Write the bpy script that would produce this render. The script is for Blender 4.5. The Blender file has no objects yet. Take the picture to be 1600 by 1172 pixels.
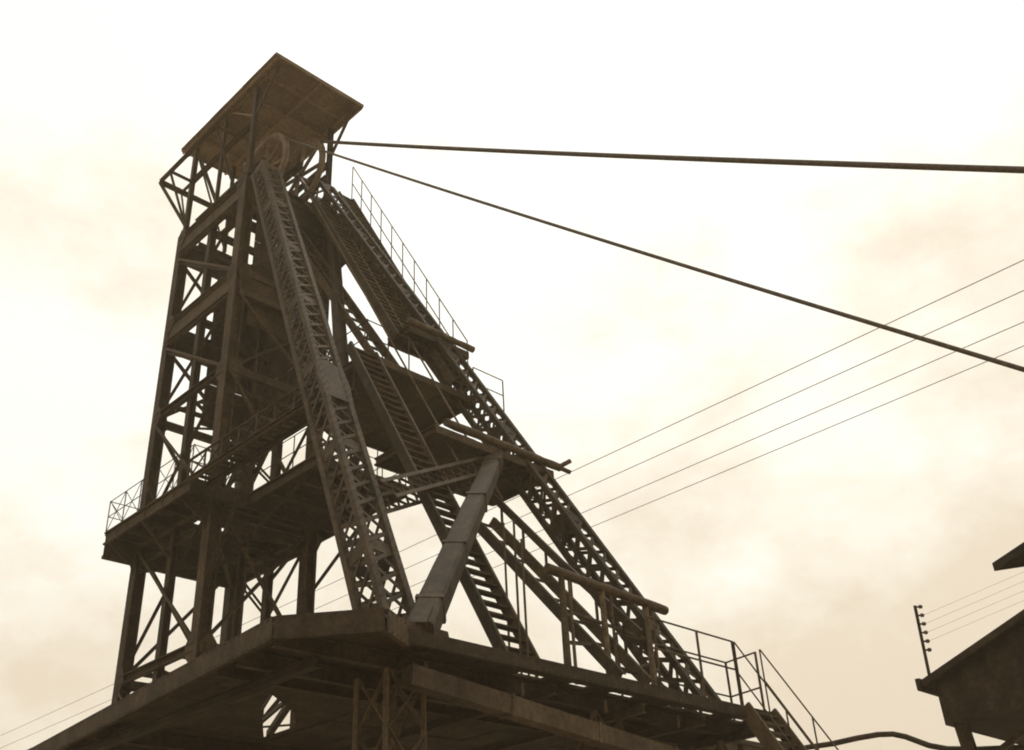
import bpy, bmesh, math, random
from mathutils import Vector, Matrix
random.seed(7)
scene = bpy.context.scene
COL = scene.collection
HAZE = 0.0015
EYE = 1.7                       # eye height of the photographer above the yard

# ------------------------------------------------------------------ camera
cam_d = bpy.data.cameras.new("camera")
cam = bpy.data.objects.new("camera", cam_d)
COL.objects.link(cam)
right = Vector((0.71420653, -0.69831498, -0.04759434))
up = Vector((-0.3275888, -0.39358555, 0.85893888))
fwd = Vector((0.61854233, 0.59786838, 0.50986154))
m = Matrix.Identity(4)
for i in range(3):
    m[i][0], m[i][1], m[i][2] = right[i], up[i], -fwd[i]
m[2][3] = EYE
cam.matrix_world = m
cam_d.sensor_width = 36.0
cam_d.lens = 36.0 * 1649.67 / 1600.0
cam_d.clip_start = 0.1
cam_d.clip_end = 6000.0
scene.camera = cam

# ------------------------------------------------------------------ light
SUN_EL, SUN_DIR = math.radians(55), Vector((0.85, 0.53, 0))     # horizontal direction towards the sun
world = bpy.data.worlds.new("World")
scene.world = world
world.use_nodes = True
nt = world.node_tree
nt.nodes.clear()
N = nt.nodes.new
out = N("ShaderNodeOutputWorld")
bg = N("ShaderNodeBackground")
bg.inputs["Strength"].default_value = 0.1
sky = N("ShaderNodeTexSky")
sky.sky_type = 'NISHITA'
sky.sun_disc = False
sky.sun_elevation = SUN_EL
sky.sun_rotation = math.atan2(SUN_DIR.x, SUN_DIR.y)
sky.air_density = 1.0
sky.dust_density = 4.0
tc = N("ShaderNodeTexCoord")
mp = N("ShaderNodeMapping")
mp.inputs["Scale"].default_value = (1.0, 1.0, 1.6)
mp.inputs["Location"].default_value = (3.1, 0.4, 1.3)
nz = N("ShaderNodeTexNoise")
nz.inputs["Scale"].default_value = 2.7
nz.inputs["Detail"].default_value = 12.0
nz.inputs["Roughness"].default_value = 0.62
sep = N("ShaderNodeSeparateXYZ")
madd = N("ShaderNodeMath"); madd.operation = 'MULTIPLY_ADD'     # elevation + cloud noise
madd.inputs[1].default_value = 0.95
ramp = N("ShaderNodeValToRGB")
ramp.color_ramp.elements[0].position = 0.50
ramp.color_ramp.elements[0].color = (0.82, 0.71, 0.55, 1)
ramp.color_ramp.elements[1].position = 1.0
ramp.color_ramp.elements[1].color = (1.0, 1.0, 0.93, 1)
e = ramp.color_ramp.elements.new(0.76)
e.color = (0.95, 0.885, 0.74, 1)
e = ramp.color_ramp.elements.new(0.90)
e.color = (1.0, 0.98, 0.87, 1)
scl = N("ShaderNodeVectorMath"); scl.operation = 'SCALE'
scl.inputs["Scale"].default_value = 11.4
mix = N("ShaderNodeMix"); mix.data_type = 'RGBA'
mix.inputs["Factor"].default_value = 0.95                       # closed cloud cover, a little sky behind it
L = nt.links.new
L(tc.outputs["Generated"], mp.inputs["Vector"])
L(mp.outputs["Vector"], nz.inputs["Vector"])
L(tc.outputs["Generated"], sep.inputs[0])
L(sep.outputs["Z"], madd.inputs[0])
ncon = N("ShaderNodeMath"); ncon.operation = 'MULTIPLY_ADD'
ncon.inputs[1].default_value = 2.0
ncon.inputs[2].default_value = -0.63
L(nz.outputs["Fac"], ncon.inputs[0])
L(ncon.outputs[0], madd.inputs[2])
L(madd.outputs[0], ramp.inputs["Fac"])
L(ramp.outputs["Color"], scl.inputs[0])
L(sky.outputs["Color"], mix.inputs["A"])
L(scl.outputs["Vector"], mix.inputs["B"])
L(mix.outputs["Result"], bg.inputs["Color"])
L(bg.outputs[0], out.inputs["Surface"])

sun_d = bpy.data.lights.new("sun", 'SUN')
sun_d.energy = 0.9
sun_d.angle = math.radians(14)
sun_d.color = (1.0, 0.93, 0.82)
sun = bpy.data.objects.new("sun", sun_d)
COL.objects.link(sun)
to_sun = Vector((SUN_DIR.x * math.cos(SUN_EL), SUN_DIR.y * math.cos(SUN_EL), math.sin(SUN_EL)))
sun.rotation_euler = to_sun.to_track_quat('Z', 'Y').to_euler()
sun.location = (0, 0, 60)

vs = scene.view_settings
vs.view_transform = 'Standard'
vs.look = 'None'
vs.gamma = 1.0
vs.exposure = 0.0
vs.use_curve_mapping = False
scene.cycles.filter_width = 1.9                   # soft old lens

# ------------------------------------------------------------------ materials
def mat(name, c1, c2, scale=3.0, rough=0.7, bump=0.15, metal=0.0, streak=1.0, fine=40.0):
    M = bpy.data.materials.new(name)
    M.use_nodes = True
    t = M.node_tree
    p = t.nodes["Principled BSDF"]
    p.inputs["Roughness"].default_value = rough
    p.inputs["Metallic"].default_value = metal
    g = t.nodes.new("ShaderNodeNewGeometry")
    mp = t.nodes.new("ShaderNodeMapping")
    mp.inputs["Scale"].default_value = (1, 1, streak)
    n1 = t.nodes.new("ShaderNodeTexNoise")
    n1.inputs["Scale"].default_value = scale
    n1.inputs["Detail"].default_value = 8
    n1.inputs["Roughness"].default_value = 0.68
    r = t.nodes.new("ShaderNodeValToRGB")
    r.color_ramp.elements[0].position = 0.36
    r.color_ramp.elements[1].position = 0.66
    r.color_ramp.elements[0].color = (*c1, 1)
    r.color_ramp.elements[1].color = (*c2, 1)
    n2 = t.nodes.new("ShaderNodeTexNoise")
    n2.inputs["Scale"].default_value = fine
    n2.inputs["Detail"].default_value = 4
    b = t.nodes.new("ShaderNodeBump")
    b.inputs["Strength"].default_value = bump
    b.inputs["Distance"].default_value = 0.02
    K = t.links.new
    K(g.outputs["Position"], mp.inputs["Vector"])
    K(mp.outputs["Vector"], n1.inputs["Vector"])
    K(g.outputs["Position"], n2.inputs["Vector"])
    K(n1.outputs["Fac"], r.inputs["Fac"])
    oi = t.nodes.new("ShaderNodeObjectInfo")                     # paint and rust differ from member to member
    mr = t.nodes.new("ShaderNodeMapRange")
    mr.inputs["To Min"].default_value = 0.72
    mr.inputs["To Max"].default_value = 1.28
    n3 = t.nodes.new("ShaderNodeTexNoise")                       # flaking and grime
    n3.inputs["Scale"].default_value = 9.0
    n3.inputs["Detail"].default_value = 10
    n3.inputs["Roughness"].default_value = 0.75
    mr3 = t.nodes.new("ShaderNodeMapRange")
    mr3.inputs["From Min"].default_value = 0.35
    mr3.inputs["From Max"].default_value = 0.65
    mr3.inputs["To Min"].default_value = 0.6
    mr3.inputs["To Max"].default_value = 1.35
    mm = t.nodes.new("ShaderNodeMath"); mm.operation = 'MULTIPLY'
    sc_ = t.nodes.new("ShaderNodeVectorMath"); sc_.operation = 'SCALE'
    K(oi.outputs["Random"], mr.inputs["Value"])
    K(g.outputs["Position"], n3.inputs["Vector"])
    K(n3.outputs["Fac"], mr3.inputs["Value"])
    K(mr.outputs["Result"], mm.inputs[0])
    K(mr3.outputs["Result"], mm.inputs[1])
    K(r.outputs["Color"], sc_.inputs[0])
    K(mm.outputs[0], sc_.inputs["Scale"])
    K(sc_.outputs["Vector"], p.inputs["Base Color"])
    p.inputs["Specular IOR Level"].default_value = 0.18
    K(n2.outputs["Fac"], b.inputs["Height"])
    K(b.outputs["Normal"], p.inputs["Normal"])
    return M

STEEL = mat("weathered_steel", (0.027, 0.018, 0.009), (0.066, 0.045, 0.023), 2.2, 0.75, 0.2, streak=0.6)
STEEL2 = mat("old_painted_steel", (0.044, 0.030, 0.016), (0.095, 0.066, 0.037), 1.6, 0.7, 0.15, streak=0.5)
DARK = mat("sooty_steel", (0.030, 0.021, 0.012), (0.064, 0.045, 0.026), 1.8, 0.8, 0.2)
SHEET = mat("rusty_sheet", (0.125, 0.088, 0.05), (0.20, 0.143, 0.084), 0.8, 0.7, 0.1, streak=2.0)
TIMBER = mat("weathered_timber", (0.058, 0.041, 0.023), (0.135, 0.096, 0.057), 3.0, 0.85, 0.35)
ROPE = mat("greased_wire_rope", (0.055, 0.039, 0.025), (0.12, 0.088, 0.058), 20.0, 0.6, 0.3, fine=90)
DECKM = mat("deck_plate_steel", (0.028, 0.020, 0.012), (0.060, 0.043, 0.026), 1.1, 0.85, 0.2)
DUST = mat("pale_yard_dust", (0.32, 0.25, 0.165), (0.46, 0.36, 0.245), 0.25, 0.95, 0.4, fine=6)
CONC = mat("stained_concrete", (0.075, 0.055, 0.036), (0.145, 0.108, 0.073), 1.5, 0.9, 0.3)
WHEEL = mat("worn_wheel_steel", (0.085, 0.060, 0.035), (0.16, 0.116, 0.07), 3.0, 0.6, 0.1)
SOOT = mat("soot_black_boarding", (0.016, 0.011, 0.006), (0.038, 0.026, 0.015), 1.5, 0.9, 0.2)
PORC = mat("glazed_insulator", (0.08, 0.058, 0.038), (0.14, 0.104, 0.07), 9.0, 0.3, 0.05)

# ------------------------------------------------------------------ mesh helpers
def W(p):
    return Vector((p[0], p[1], p[2] + EYE))

UNIT = {}
def prism(profile):
    bm = bmesh.new()
    lo = [bm.verts.new((x, y, -0.5)) for x, y in profile]
    hi = [bm.verts.new((x, y, 0.5)) for x, y in profile]
    n = len(profile)
    for i in range(n):
        bm.faces.new((lo[i], lo[(i + 1) % n], hi[(i + 1) % n], hi[i]))
    bm.faces.new(lo[::-1]); bm.faces.new(hi)
    bmesh.ops.recalc_face_normals(bm, faces=bm.faces)
    return bm
t = 0.16
PROF = {
    'box': [(-.5, -.5), (.5, -.5), (.5, .5), (-.5, .5)],
    'angle': [(-.5, -.5), (.5, -.5), (.5, -.5 + t), (-.5 + t, -.5 + t), (-.5 + t, .5), (-.5, .5)],
    'hbeam': [(-.5, -.5), (.5, -.5), (.5, -.4), (.06, -.4), (.06, .4), (.5, .4), (.5, .5), (-.5, .5), (-.5, .4), (-.06, .4), (-.06, -.4), (-.5, -.4)],
    'channel': [(-.5, -.5), (.5, -.5), (.5, -.38), (-.3, -.38), (-.3, .38), (.5, .38), (.5, .5), (-.5, .5)],
    'round': [(.5 * math.cos(a * math.pi / 5), .5 * math.sin(a * math.pi / 5)) for a in range(10)],
}
def unit(kind, material):
    k = (kind, material.name)
    if k not in UNIT:
        bm = prism(PROF[kind])
        me = bpy.data.meshes.new(kind + "_section")
        bm.to_mesh(me); bm.free()
        me.materials.append(material)
        UNIT[k] = me
    return UNIT[k]

def origin(par):
    v = Vector((0, 0, 0))
    while par is not None:
        v = v + par.location
        par = par.parent
    return v

def frame(p0, p1, hint=(0, 0, 1)):
    d = (p1 - p0); ln = d.length; d = d / ln
    h = Vector(hint)
    s = h.cross(d)
    if s.length < 1e-3:
        h = Vector((1, 0, 0)); s = h.cross(d)
        if s.length < 1e-3:
            h = Vector((0, 1, 0)); s = h.cross(d)
    s.normalize()
    y = d.cross(s).normalized()
    return s, y, d, ln

def bar(name, p0, p1, w, h, M, par, kind='box', hint=(0, 0, 1)):
    """one straight member; w across, h in the hint direction; points relative to the eye"""
    a, b = W(p0), W(p1)
    s, y, d, ln = frame(a, b, hint)
    o = bpy.data.objects.new(name, unit(kind, M))
    COL.objects.link(o)
    c = (a + b) / 2
    if par is not None:
        o.parent = par
        c = c - origin(par)
    mm = Matrix.Identity(4)
    for i in range(3):
        mm[i][0], mm[i][1], mm[i][2], mm[i][3] = s[i] * w, y[i] * h, d[i] * ln, c[i]
    o.matrix_basis = mm
    return o

def box(name, lo, hi, M, par):
    c = [(lo[i] + hi[i]) / 2 for i in range(3)]
    o = bpy.data.objects.new(name, unit('box', M))
    COL.objects.link(o)
    p = W(c)
    if par is not None:
        o.parent = par
        p = p - origin(par)
    o.matrix_basis = Matrix.Translation(p) @ Matrix.Diagonal((hi[0] - lo[0], hi[1] - lo[1], hi[2] - lo[2], 1))
    return o

def mesh_obj(name, bm, M, par, at=None, smooth=False):
    """own mesh whose vertices are in eye-relative coordinates"""
    base = W(at) if at is not None else (origin(par) if par is not None else Vector((0, 0, 0)))
    for v in bm.verts:
        v.co = v.co + Vector((0, 0, EYE)) - base
    bmesh.ops.recalc_face_normals(bm, faces=bm.faces)
    me = bpy.data.meshes.new(name)
    bm.to_mesh(me); bm.free()
    me.materials.append(M)
    if smooth:
        for f in me.polygons: f.use_smooth = True
    o = bpy.data.objects.new(name, me)
    COL.objects.link(o)
    if par is not None:
        o.parent = par
        o.location = base - origin(par)
    else:
        o.location = base
    return o

def bm_bar(bm, p0, p1, w, h, kind='box', hint=(0, 0, 1)):
    a, b = Vector(p0), Vector(p1)
    s, y, d, ln = frame(a, b, hint)
    prof = PROF[kind]
    lo = [bm.verts.new(a + s * (x * w) + y * (q * h)) for x, q in prof]
    hi = [bm.verts.new(b + s * (x * w) + y * (q * h)) for x, q in prof]
    n = len(prof)
    for i in range(n):
        bm.faces.new((lo[i], lo[(i + 1) % n], hi[(i + 1) % n], hi[i]))
    bm.faces.new(lo[::-1]); bm.faces.new(hi)

def bm_poly(bm, pts, thick):
    """horizontal or any planar polygon extruded downwards"""
    a = [bm.verts.new(Vector(p)) for p in pts]
    b = [bm.verts.new(Vector(p) - Vector((0, 0, thick))) for p in pts]
    n = len(pts)
    bm.faces.new(a); bm.faces.new(b[::-1])
    for i in range(n):
        bm.faces.new((a[i], b[i], b[(i + 1) % n], a[(i + 1) % n]))

def tube_mesh(bm, pts, r, sides=8):
    pts = [Vector(p) for p in pts]
    rings = []
    for i, p in enumerate(pts):
        d = (pts[min(i + 1, len(pts) - 1)] - pts[max(i - 1, 0)]).normalized()
        s = d.cross(Vector((0.3, -0.2, 1))).normalized()
        q = s.cross(d)
        rr = r[i] if isinstance(r, (list, tuple)) else r
        rings.append([bm.verts.new(p + (s * math.cos(a) + q * math.sin(a)) * rr) for a in [2 * math.pi * k / sides for k in range(sides)]])
    for A, B in zip(rings, rings[1:]):
        for k in range(sides):
            bm.faces.new((A[k], A[(k + 1) % sides], B[(k + 1) % sides], B[k]))
    bm.faces.new(rings[0][::-1]); bm.faces.new(rings[-1])

def thing(name, loc, label, cat, group=None):
    o = bpy.data.objects.new(name, None)
    COL.objects.link(o)
    o.location = W(loc)
    o.empty_display_size = 0.5
    o["label"] = label
    o["category"] = cat
    if group: o["group"] = group
    return o

def tag(o, label, cat, group=None):
    o["label"] = label; o["category"] = cat
    if group: o["group"] = group
    return o

def lerp(a, b, f):
    return tuple(a[i] + (b[i] - a[i]) * f for i in range(3))

def railing(par, pts, height, step, M=STEEL, rails=(1.0, 0.5), r=0.045, cross=False, ends=True):
    """posts and rails over a polyline of base points"""
    for j in range(len(pts) - 1):
        a, b = pts[j], pts[j + 1]
        ln = (Vector(b) - Vector(a)).length
        n = max(1, round(ln / step))
        for k in range(n + 1):
            if k == 0 and j > 0: continue
            p = lerp(a, b, k / n)
            lean = random.uniform(-.02, .02)
            bar('railing_post', p, (p[0] + lean, p[1] + lean, p[2] + height * 1.005), r, r, M, par, 'angle')
        for f in rails:
            bar('handrail' if f == 1.0 else 'mid_rail', (a[0], a[1], a[2] + height * f), (b[0], b[1], b[2] + height * f), r * .85, r * .85, M, par, 'round')
        if cross:
            for k in range(n):
                p, q = lerp(a, b, k / n), lerp(a, b, (k + 1) / n)
                bar('railing_brace', p, (q[0], q[1], q[2] + height), r * .5, r * .5, M, par)
                bar('railing_brace', (p[0], p[1], p[2] + height), q, r * .5, r * .5, M, par)

# ------------------------------------------------------------------ ground
bm = bmesh.new()
n = 40
for ring in range(1):
    vs_ = [bm.verts.new((1500 * math.cos(2 * math.pi * k / n), 1500 * math.sin(2 * math.pi * k / n), -EYE)) for k in range(n)]
    bm.faces.new(vs_)
g = mesh_obj('ground', bm, DUST, None)
g["kind"] = "structure"

# ------------------------------------------------------------------ the headframe
U0, U1, V0, V1 = 14.08, 17.41, 25.95, 30.30
UM, VM = (U0 + U1) / 2, (V0 + V1) / 2
FRAME = thing('mine_headframe', (UM, VM, -EYE), 'tall riveted steel pit headframe with flat square roof, twin sheaves and two raking lattice legs', 'headframe')
NEAR, RIGHT, FAR, LEFT = (U0, V0), (U1, V0), (U1, V1), (U0, V1)
LEV = [-EYE, 4.3, 8.65, 13.0, 17.45, 21.2, 25.1]
for (u, v), wd in ((NEAR, .40), (RIGHT, .38), (FAR, .36), (LEFT, .36)):
    bar('tower_leg', (u, v, -EYE), (u, v, 25.3), wd, wd, STEEL, FRAME, 'hbeam', (1, 0, 0))
    bar('upper_post', (u, v, 25.3), (u, v, 29.80), .17, .17, STEEL, FRAME, 'hbeam', (1, 0, 0))
for u in (U0, U1):
    bar('mid_post', (u, VM, -EYE), (u, VM, 25.0), .25, .22, STEEL, FRAME, 'hbeam', (1, 0, 0))

def gusset(p, along, w, h):
    """clipped-corner plate on a face through p; along = 0 (face runs in u) or 1"""
    bm = bmesh.new()
    c = .32
    out_ = [(-w, -h * c), (-w * c, -h), (w * c, -h), (w, -h * c), (w, h * c), (w * c, h), (-w * c, h), (-w, h * c)]
    th = .012
    a, b = [], []
    for x, z in out_:
        q = (p[0] + x, p[1], p[2] + z) if along == 0 else (p[0], p[1] + x, p[2] + z)
        off = Vector((0, th, 0)) if along == 0 else Vector((th, 0, 0))
        a.append(bm.verts.new(Vector(q) - off)); b.append(bm.verts.new(Vector(q) + off))
    bm.faces.new(a); bm.faces.new(b[::-1])
    for i in range(8):
        bm.faces.new((a[i], b[i], b[(i + 1) % 8], a[(i + 1) % 8]))
    mesh_obj('gusset_plate', bm, STEEL, FRAME)

faces = [(NEAR, LEFT, 1, -1), (RIGHT, FAR, 1, 1), (NEAR, RIGHT, 0, -1), (LEFT, FAR, 0, 1)]
for a, b, along, sgn in faces:
    off = .14 * sgn
    def q(pt, z, o=off):
        return (pt[0] + (o if along == 1 else 0), pt[1] + (o if along == 0 else 0), z)
    for i, z in enumerate(LEV):
        if i == 0: continue
        deep = 1.05 if z in (21.2, 25.1) else (.26 if z != 13.0 else .45)
        bar('girder', q(a, z), q(b, z), .16, deep if deep < 1 else .22, STEEL, FRAME, 'channel')
        if deep > 1:
            bar('girder', q(a, z - .8), q(b, z - .8), .15, .2, STEEL, FRAME, 'channel')
            bar('web_plate', q(a, z - .4), q(b, z - .4), .03, .60, STEEL, FRAME)
        for pt in (a, b):
            s = 1 if pt == a else -1
            pz = q(pt, z, off * 1.35)
            gusset((pz[0] + (.16 * s if along == 0 else 0), pz[1] + (.16 * s if along == 1 else 0), z), along, .27, .36)
    for i in range(len(LEV) - 1):
        z0, z1 = LEV[i] + .1, LEV[i + 1] - (.85 if LEV[i + 1] in (21.2, 25.1) else .1)
        w = .11 if along == 1 else .10
        if along == 1:
            # paired angles one way, single the other, crossing at the mid post
            for dd in (-.07, .07):
                bar('brace', q(b, z1 - max(dd, 0), off * 1.1), q(a, z0 - min(dd, 0), off * 1.1 + dd * 0), w * .8, w * .8, STEEL, FRAME, 'angle') if dd > 0 else \
                bar('brace', q(b, z1 - .22, off * .3), q(a, z0 - .22 + .2, off * .3), w * .8, w * .8, STEEL, FRAME, 'angle')
            bar('brace', q(a, z1, off * .7), q(b, z0, off * .7), w, w, STEEL, FRAME, 'angle')
        else:
            bar('brace', q(a, z1, off), q(b, z0, off), w, w, STEEL, FRAME, 'angle')
            bar('brace', q(b, z1, off * .6), q(a, z0, off * .6), w, w, STEEL, FRAME, 'angle')
# horizontal bracing and floors at the two upper levels
def floor_grid(z, u0, u1, v0, v1, nu, nv, hole=None, M=STEEL, th=.05, gap=.012, name='floor_plate', par=FRAME):
    du, dv = (u1 - u0) / nu, (v1 - v0) / nv
    for i in range(nu):
        for j in range(nv):
            a, b = u0 + i * du, v0 + j * dv
            cu, cv = a + du / 2, b + dv / 2
            if hole and hole[0] < cu < hole[1] and hole[2] < cv < hole[3]: continue
            dz = random.uniform(-.008, .008)
            box(name, (a + gap, b + gap, z - th + dz), (a + du - gap, b + dv - gap, z + dz), M, par)

SHAFT = (14.95, 16.75, 27.1, 29.3)
floor_grid(25.42, 13.9, 17.6, 25.7, 28.4, 6, 5, (15.0, 16.6, 27.9, 28.5))
floor_grid(21.45, 14.15, 17.35, 26.0, 28.2, 4, 3)
for v in (26.9, 28.1, 29.3):
    bar('floor_joist', (U0, v, 25.2), (U1, v, 25.2), .14, .28, STEEL, FRAME, 'hbeam')
    bar('floor_joist', (U0, v, 21.2), (U1, v, 21.2), .14, .28, STEEL, FRAME, 'hbeam')
# guide rails of the two cages down the shaft
for u in (15.72,):
    for v in (27.0, 29.25):
        bar('guide_rail', (u, v, -EYE), (u, v, 24.9), .14, .16, STEEL, FRAME, 'hbeam', (1, 0, 0))
for z in (8.65, 12.9, 17.45, 20.4, 24.3):
    for v in (27.0, 29.25):
        bar('guide_bunton', (U0, v - .12, z), (U1, v - .12, z), .10, .14, STEEL, FRAME, 'channel')
# sheeted ladderway at the back right of the upper storeys
for zz in range(4):
    z0 = 17.75 + zz * 1.72
    for k in range(4):
        v0 = V0 + .3 + k * .98
        box('wall_sheet', (U1 - .11 + .012 * (k % 2), v0, z0), (U1 - .085 + .012 * (k % 2), v0 + .965, z0 + 1.69), STEEL, FRAME)
    for k in range(2):
        u0 = 15.55 + k * .88
        box('wall_sheet', (u0, V1 - .10 + .012 * (k % 2), z0), (u0 + .865, V1 - .075 + .012 * (k % 2), z0 + 1.69), STEEL, FRAME)
    for k in range(3):
        u0 = 14.62 + k * .86
        if zz > 0:
            box('wall_sheet', (u0, V0 + .10, z0), (u0 + .84, V0 + .125, z0 + (1.69 if zz > 1 else 1.2)), STEEL, FRAME)

# ---- roof
RU0, RU1, RV0, RV1, RZ = 13.75, 17.73, 24.26, 31.05, 30.0
nsh = 6
for k in range(nsh):
    v0 = RV0 + (RV1 - RV0) * k / nsh
    v1 = RV0 + (RV1 - RV0) * (k + 1) / nsh
    dz = .012 * (k % 2)
    box('roof_sheet', (RU0, v0 - (.03 if k else 0), RZ + dz), (RU1, v1, RZ + .012 + dz - .002), SHEET, FRAME)
for v in (RV0 + .06, 25.4, 26.55, 27.65, 28.8, 29.9, RV1 - .06):
    bar('roof_purlin', (RU0 + .01, v, RZ - .06), (RU1 - .01, v, RZ - .06), .07, .10, SHEET, FRAME, 'angle')
for u in (RU0 + .09, U0, UM, U1, RU1 - .09):
    bar('roof_rafter', (u, RV0 + .05, RZ - .16), (u, RV1 - .05, RZ - .16), .08, .10, SHEET, FRAME, 'channel')
for a, b in (((U0, V0), (U0, RV0 + .3)), ((U1, V0), (U1, RV0 + .3))):
    bar('roof_strut', (a[0], a[1], 28.2), (b[0], b[1], RZ - .2), .09, .09, STEEL, FRAME, 'angle')
bar('roof_strut', (U0, V0 + .1, 28.6), (U0 + 1.5, V0 + .9, RZ - .2), .07, .07, SHEET, FRAME, 'angle')
bar('roof_strut', (U0, V0 + .1, 28.4), (U0, V0 + 1.8, RZ - .2), .07, .07, SHEET, FRAME, 'angle')

# ---- service gallery bracketed off the back, and sheave bearers
GZ, GU, GV = 28.0, 13.15, 31.1
bar('gallery_beam', (GU, 26.9, GZ), (GU, GV, GZ), .12, .14, STEEL, FRAME, 'channel')
bar('gallery_beam', (GU, GV, GZ), (17.6, GV, GZ), .14, .18, STEEL, FRAME, 'channel')
for v in (27.0, V1):
    bar('gallery_bracket', (GU, v, GZ), (U0, v, GZ), .09, .09, STEEL, FRAME, 'angle')
    bar('gallery_bracket', (GU, v, GZ - .05), (U0 - .1, v, 25.9), .07, .07, STEEL, FRAME, 'angle')
bar('gallery_bracket', (GU, GV, GZ - .05), (U0, V1, 25.75), .12, .12, STEEL, FRAME, 'angle')
for u in (U0, U1):
    bar('gallery_bracket', (u, GV, GZ), (u, V1, GZ), .09, .09, STEEL, FRAME, 'angle')
    bar('gallery_bracket', (u, GV, GZ - .05), (u, V1 + .1, 26.0), .08, .08, STEEL, FRAME, 'angle')
for z, u in ((28.0, U0), (28.0, U1)):
    bar('sheave_bearer', (u, V0, z), (u, V1, z), .14, .22, STEEL, FRAME, 'channel')
for a, b in ((LEFT, NEAR), (FAR, RIGHT)):
    bar('brace', (a[0], VM, 25.6), (a[0], a[1], 29.7), .10, .10, STEEL, FRAME, 'angle')
    bar('upper_post', (a[0], VM, 25.4), (a[0], VM, 29.8), .12, .12, STEEL, FRAME, 'hbeam', (1, 0, 0))
bar('brace', (UM, V1, 25.6), (U0, V1, 29.7), .09, .09, STEEL, FRAME, 'angle')
bar('upper_post', (UM, V1, 25.4), (UM, V1, 29.8), .12, .12, STEEL, FRAME, 'hbeam', (1, 0, 0))

R_S = 1.5
def sheave(u, v, z):
    bm = bmesh.new()
    prof = [(R_S + .10, -.09), (R_S + .10, -.05), (R_S, 0), (R_S + .10, .05), (R_S + .10, .09), (R_S - .12, .06), (R_S - .12, -.06)]
    n = 40
    rings = [[bm.verts.new((u + x, v + rr * math.cos(2 * math.pi * k / n), z + rr * math.sin(2 * math.pi * k / n))) for rr, x in prof] for k in range(n)]
    for k in range(n):
        A, B = rings[k], rings[(k + 1) % n]
        for i in range(len(prof)):
            bm.faces.new((A[i], A[(i + 1) % len(prof)], B[(i + 1) % len(prof)], B[i]))
    w = mesh_obj('sheave_wheel', bm, WHEEL, FRAME, (u, v, z), True)
    for k in range(8):
        a = math.pi * k / 4 + .2
        p0 = (u, v + .15 * math.cos(a), z + .15 * math.sin(a))
        p1 = (u, v + (R_S - .1) * math.cos(a), z + (R_S - .1) * math.sin(a))
        bar('spoke', p0, p1, .09, .11, WHEEL, w, 'box', (1, 0, 0))
    bar('axle', (u - .75, v, z), (u + .75, v, z), .18, .18, WHEEL, w, 'round')
    for s in (-.55, .55):
        box('bearing_block', (u + s - .1, v - .3, z - .25), (u + s + .1, v + .3, z + .2), STEEL, FRAME)
        bar('sheave_bearer', (u + s, V0 - .3, z - .38), (u + s, V1, z - .38), .14, .24, STEEL, FRAME, 'channel')
    return w
S1 = (16.55, 26.65, 27.27)
S2 = (15.0, 26.65, 26.55)
sheave(*S1); sheave(*S2)

# ---- gallery platform at mid height
PZ, PU0, PU1, PV0, PV1 = 13.0, 13.0, 18.1, 25.48, 30.62
MAINP = thing('service_platform', (UM, VM, PZ), 'wide steel platform with thin cross braced railing encircling the tower at mid height', 'platform')
floor_grid(PZ + .24, PU0, PU1, PV0, PV1, 6, 6, (14.7, 16.6, 27.2, 28.9), DARK, .05, .01, 'floor_plate', MAINP)
for a, b in (((PU0, PV0), (PU1, PV0)), ((PU1, PV0), (PU1, PV1)), ((PU0, PV1), (PU1, PV1)), ((PU0, PV0), (PU0, PV1))):
    dp = .85 if a[1] == PV1 else .42
    bar('edge_beam', (a[0], a[1], PZ + .23 - dp / 2), (b[0], b[1], PZ + .23 - dp / 2), .10, dp, DARK, MAINP, 'channel')
for v in (26.4, 27.1, VM, 29.2, 29.9):
    bar('cross_beam', (PU0, v, PZ - .05), (PU1, v, PZ - .05), .12, .28, DARK, MAINP, 'hbeam')
for (u, v) in (NEAR, RIGHT, FAR, LEFT):
    su, sv = (-1 if u == U0 else 1), (-1 if v == V0 else 1)
    eu = PU0 if u == U0 else PU1
    ev = PV0 if v == V0 else PV1
    bm = bmesh.new()
    pts = [(u + .1 * su, v, PZ - .2), (eu, v, PZ - .2), (eu - .25 * su, v, PZ - .42), (u + .3 * su, v, PZ - .75), (u + .1 * su, v, PZ - 1.25)]
    A = [bm.verts.new((p[0], p[1] - .02, p[2])) for p in pts]; B = [bm.verts.new((p[0], p[1] + .02, p[2])) for p in pts]
    bm.faces.new(A); bm.faces.new(B[::-1])
    for i in range(5): bm.faces.new((A[i], B[i], B[(i + 1) % 5], A[(i + 1) % 5]))
    mesh_obj('bracket', bm, DARK, MAINP)
for u in (U0, U1):
    bar('bracket', (PU0 if u == U0 else PU1, VM, PZ - .2), (u, VM, PZ - 1.2), .1, .1, DARK, MAINP, 'angle')
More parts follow.
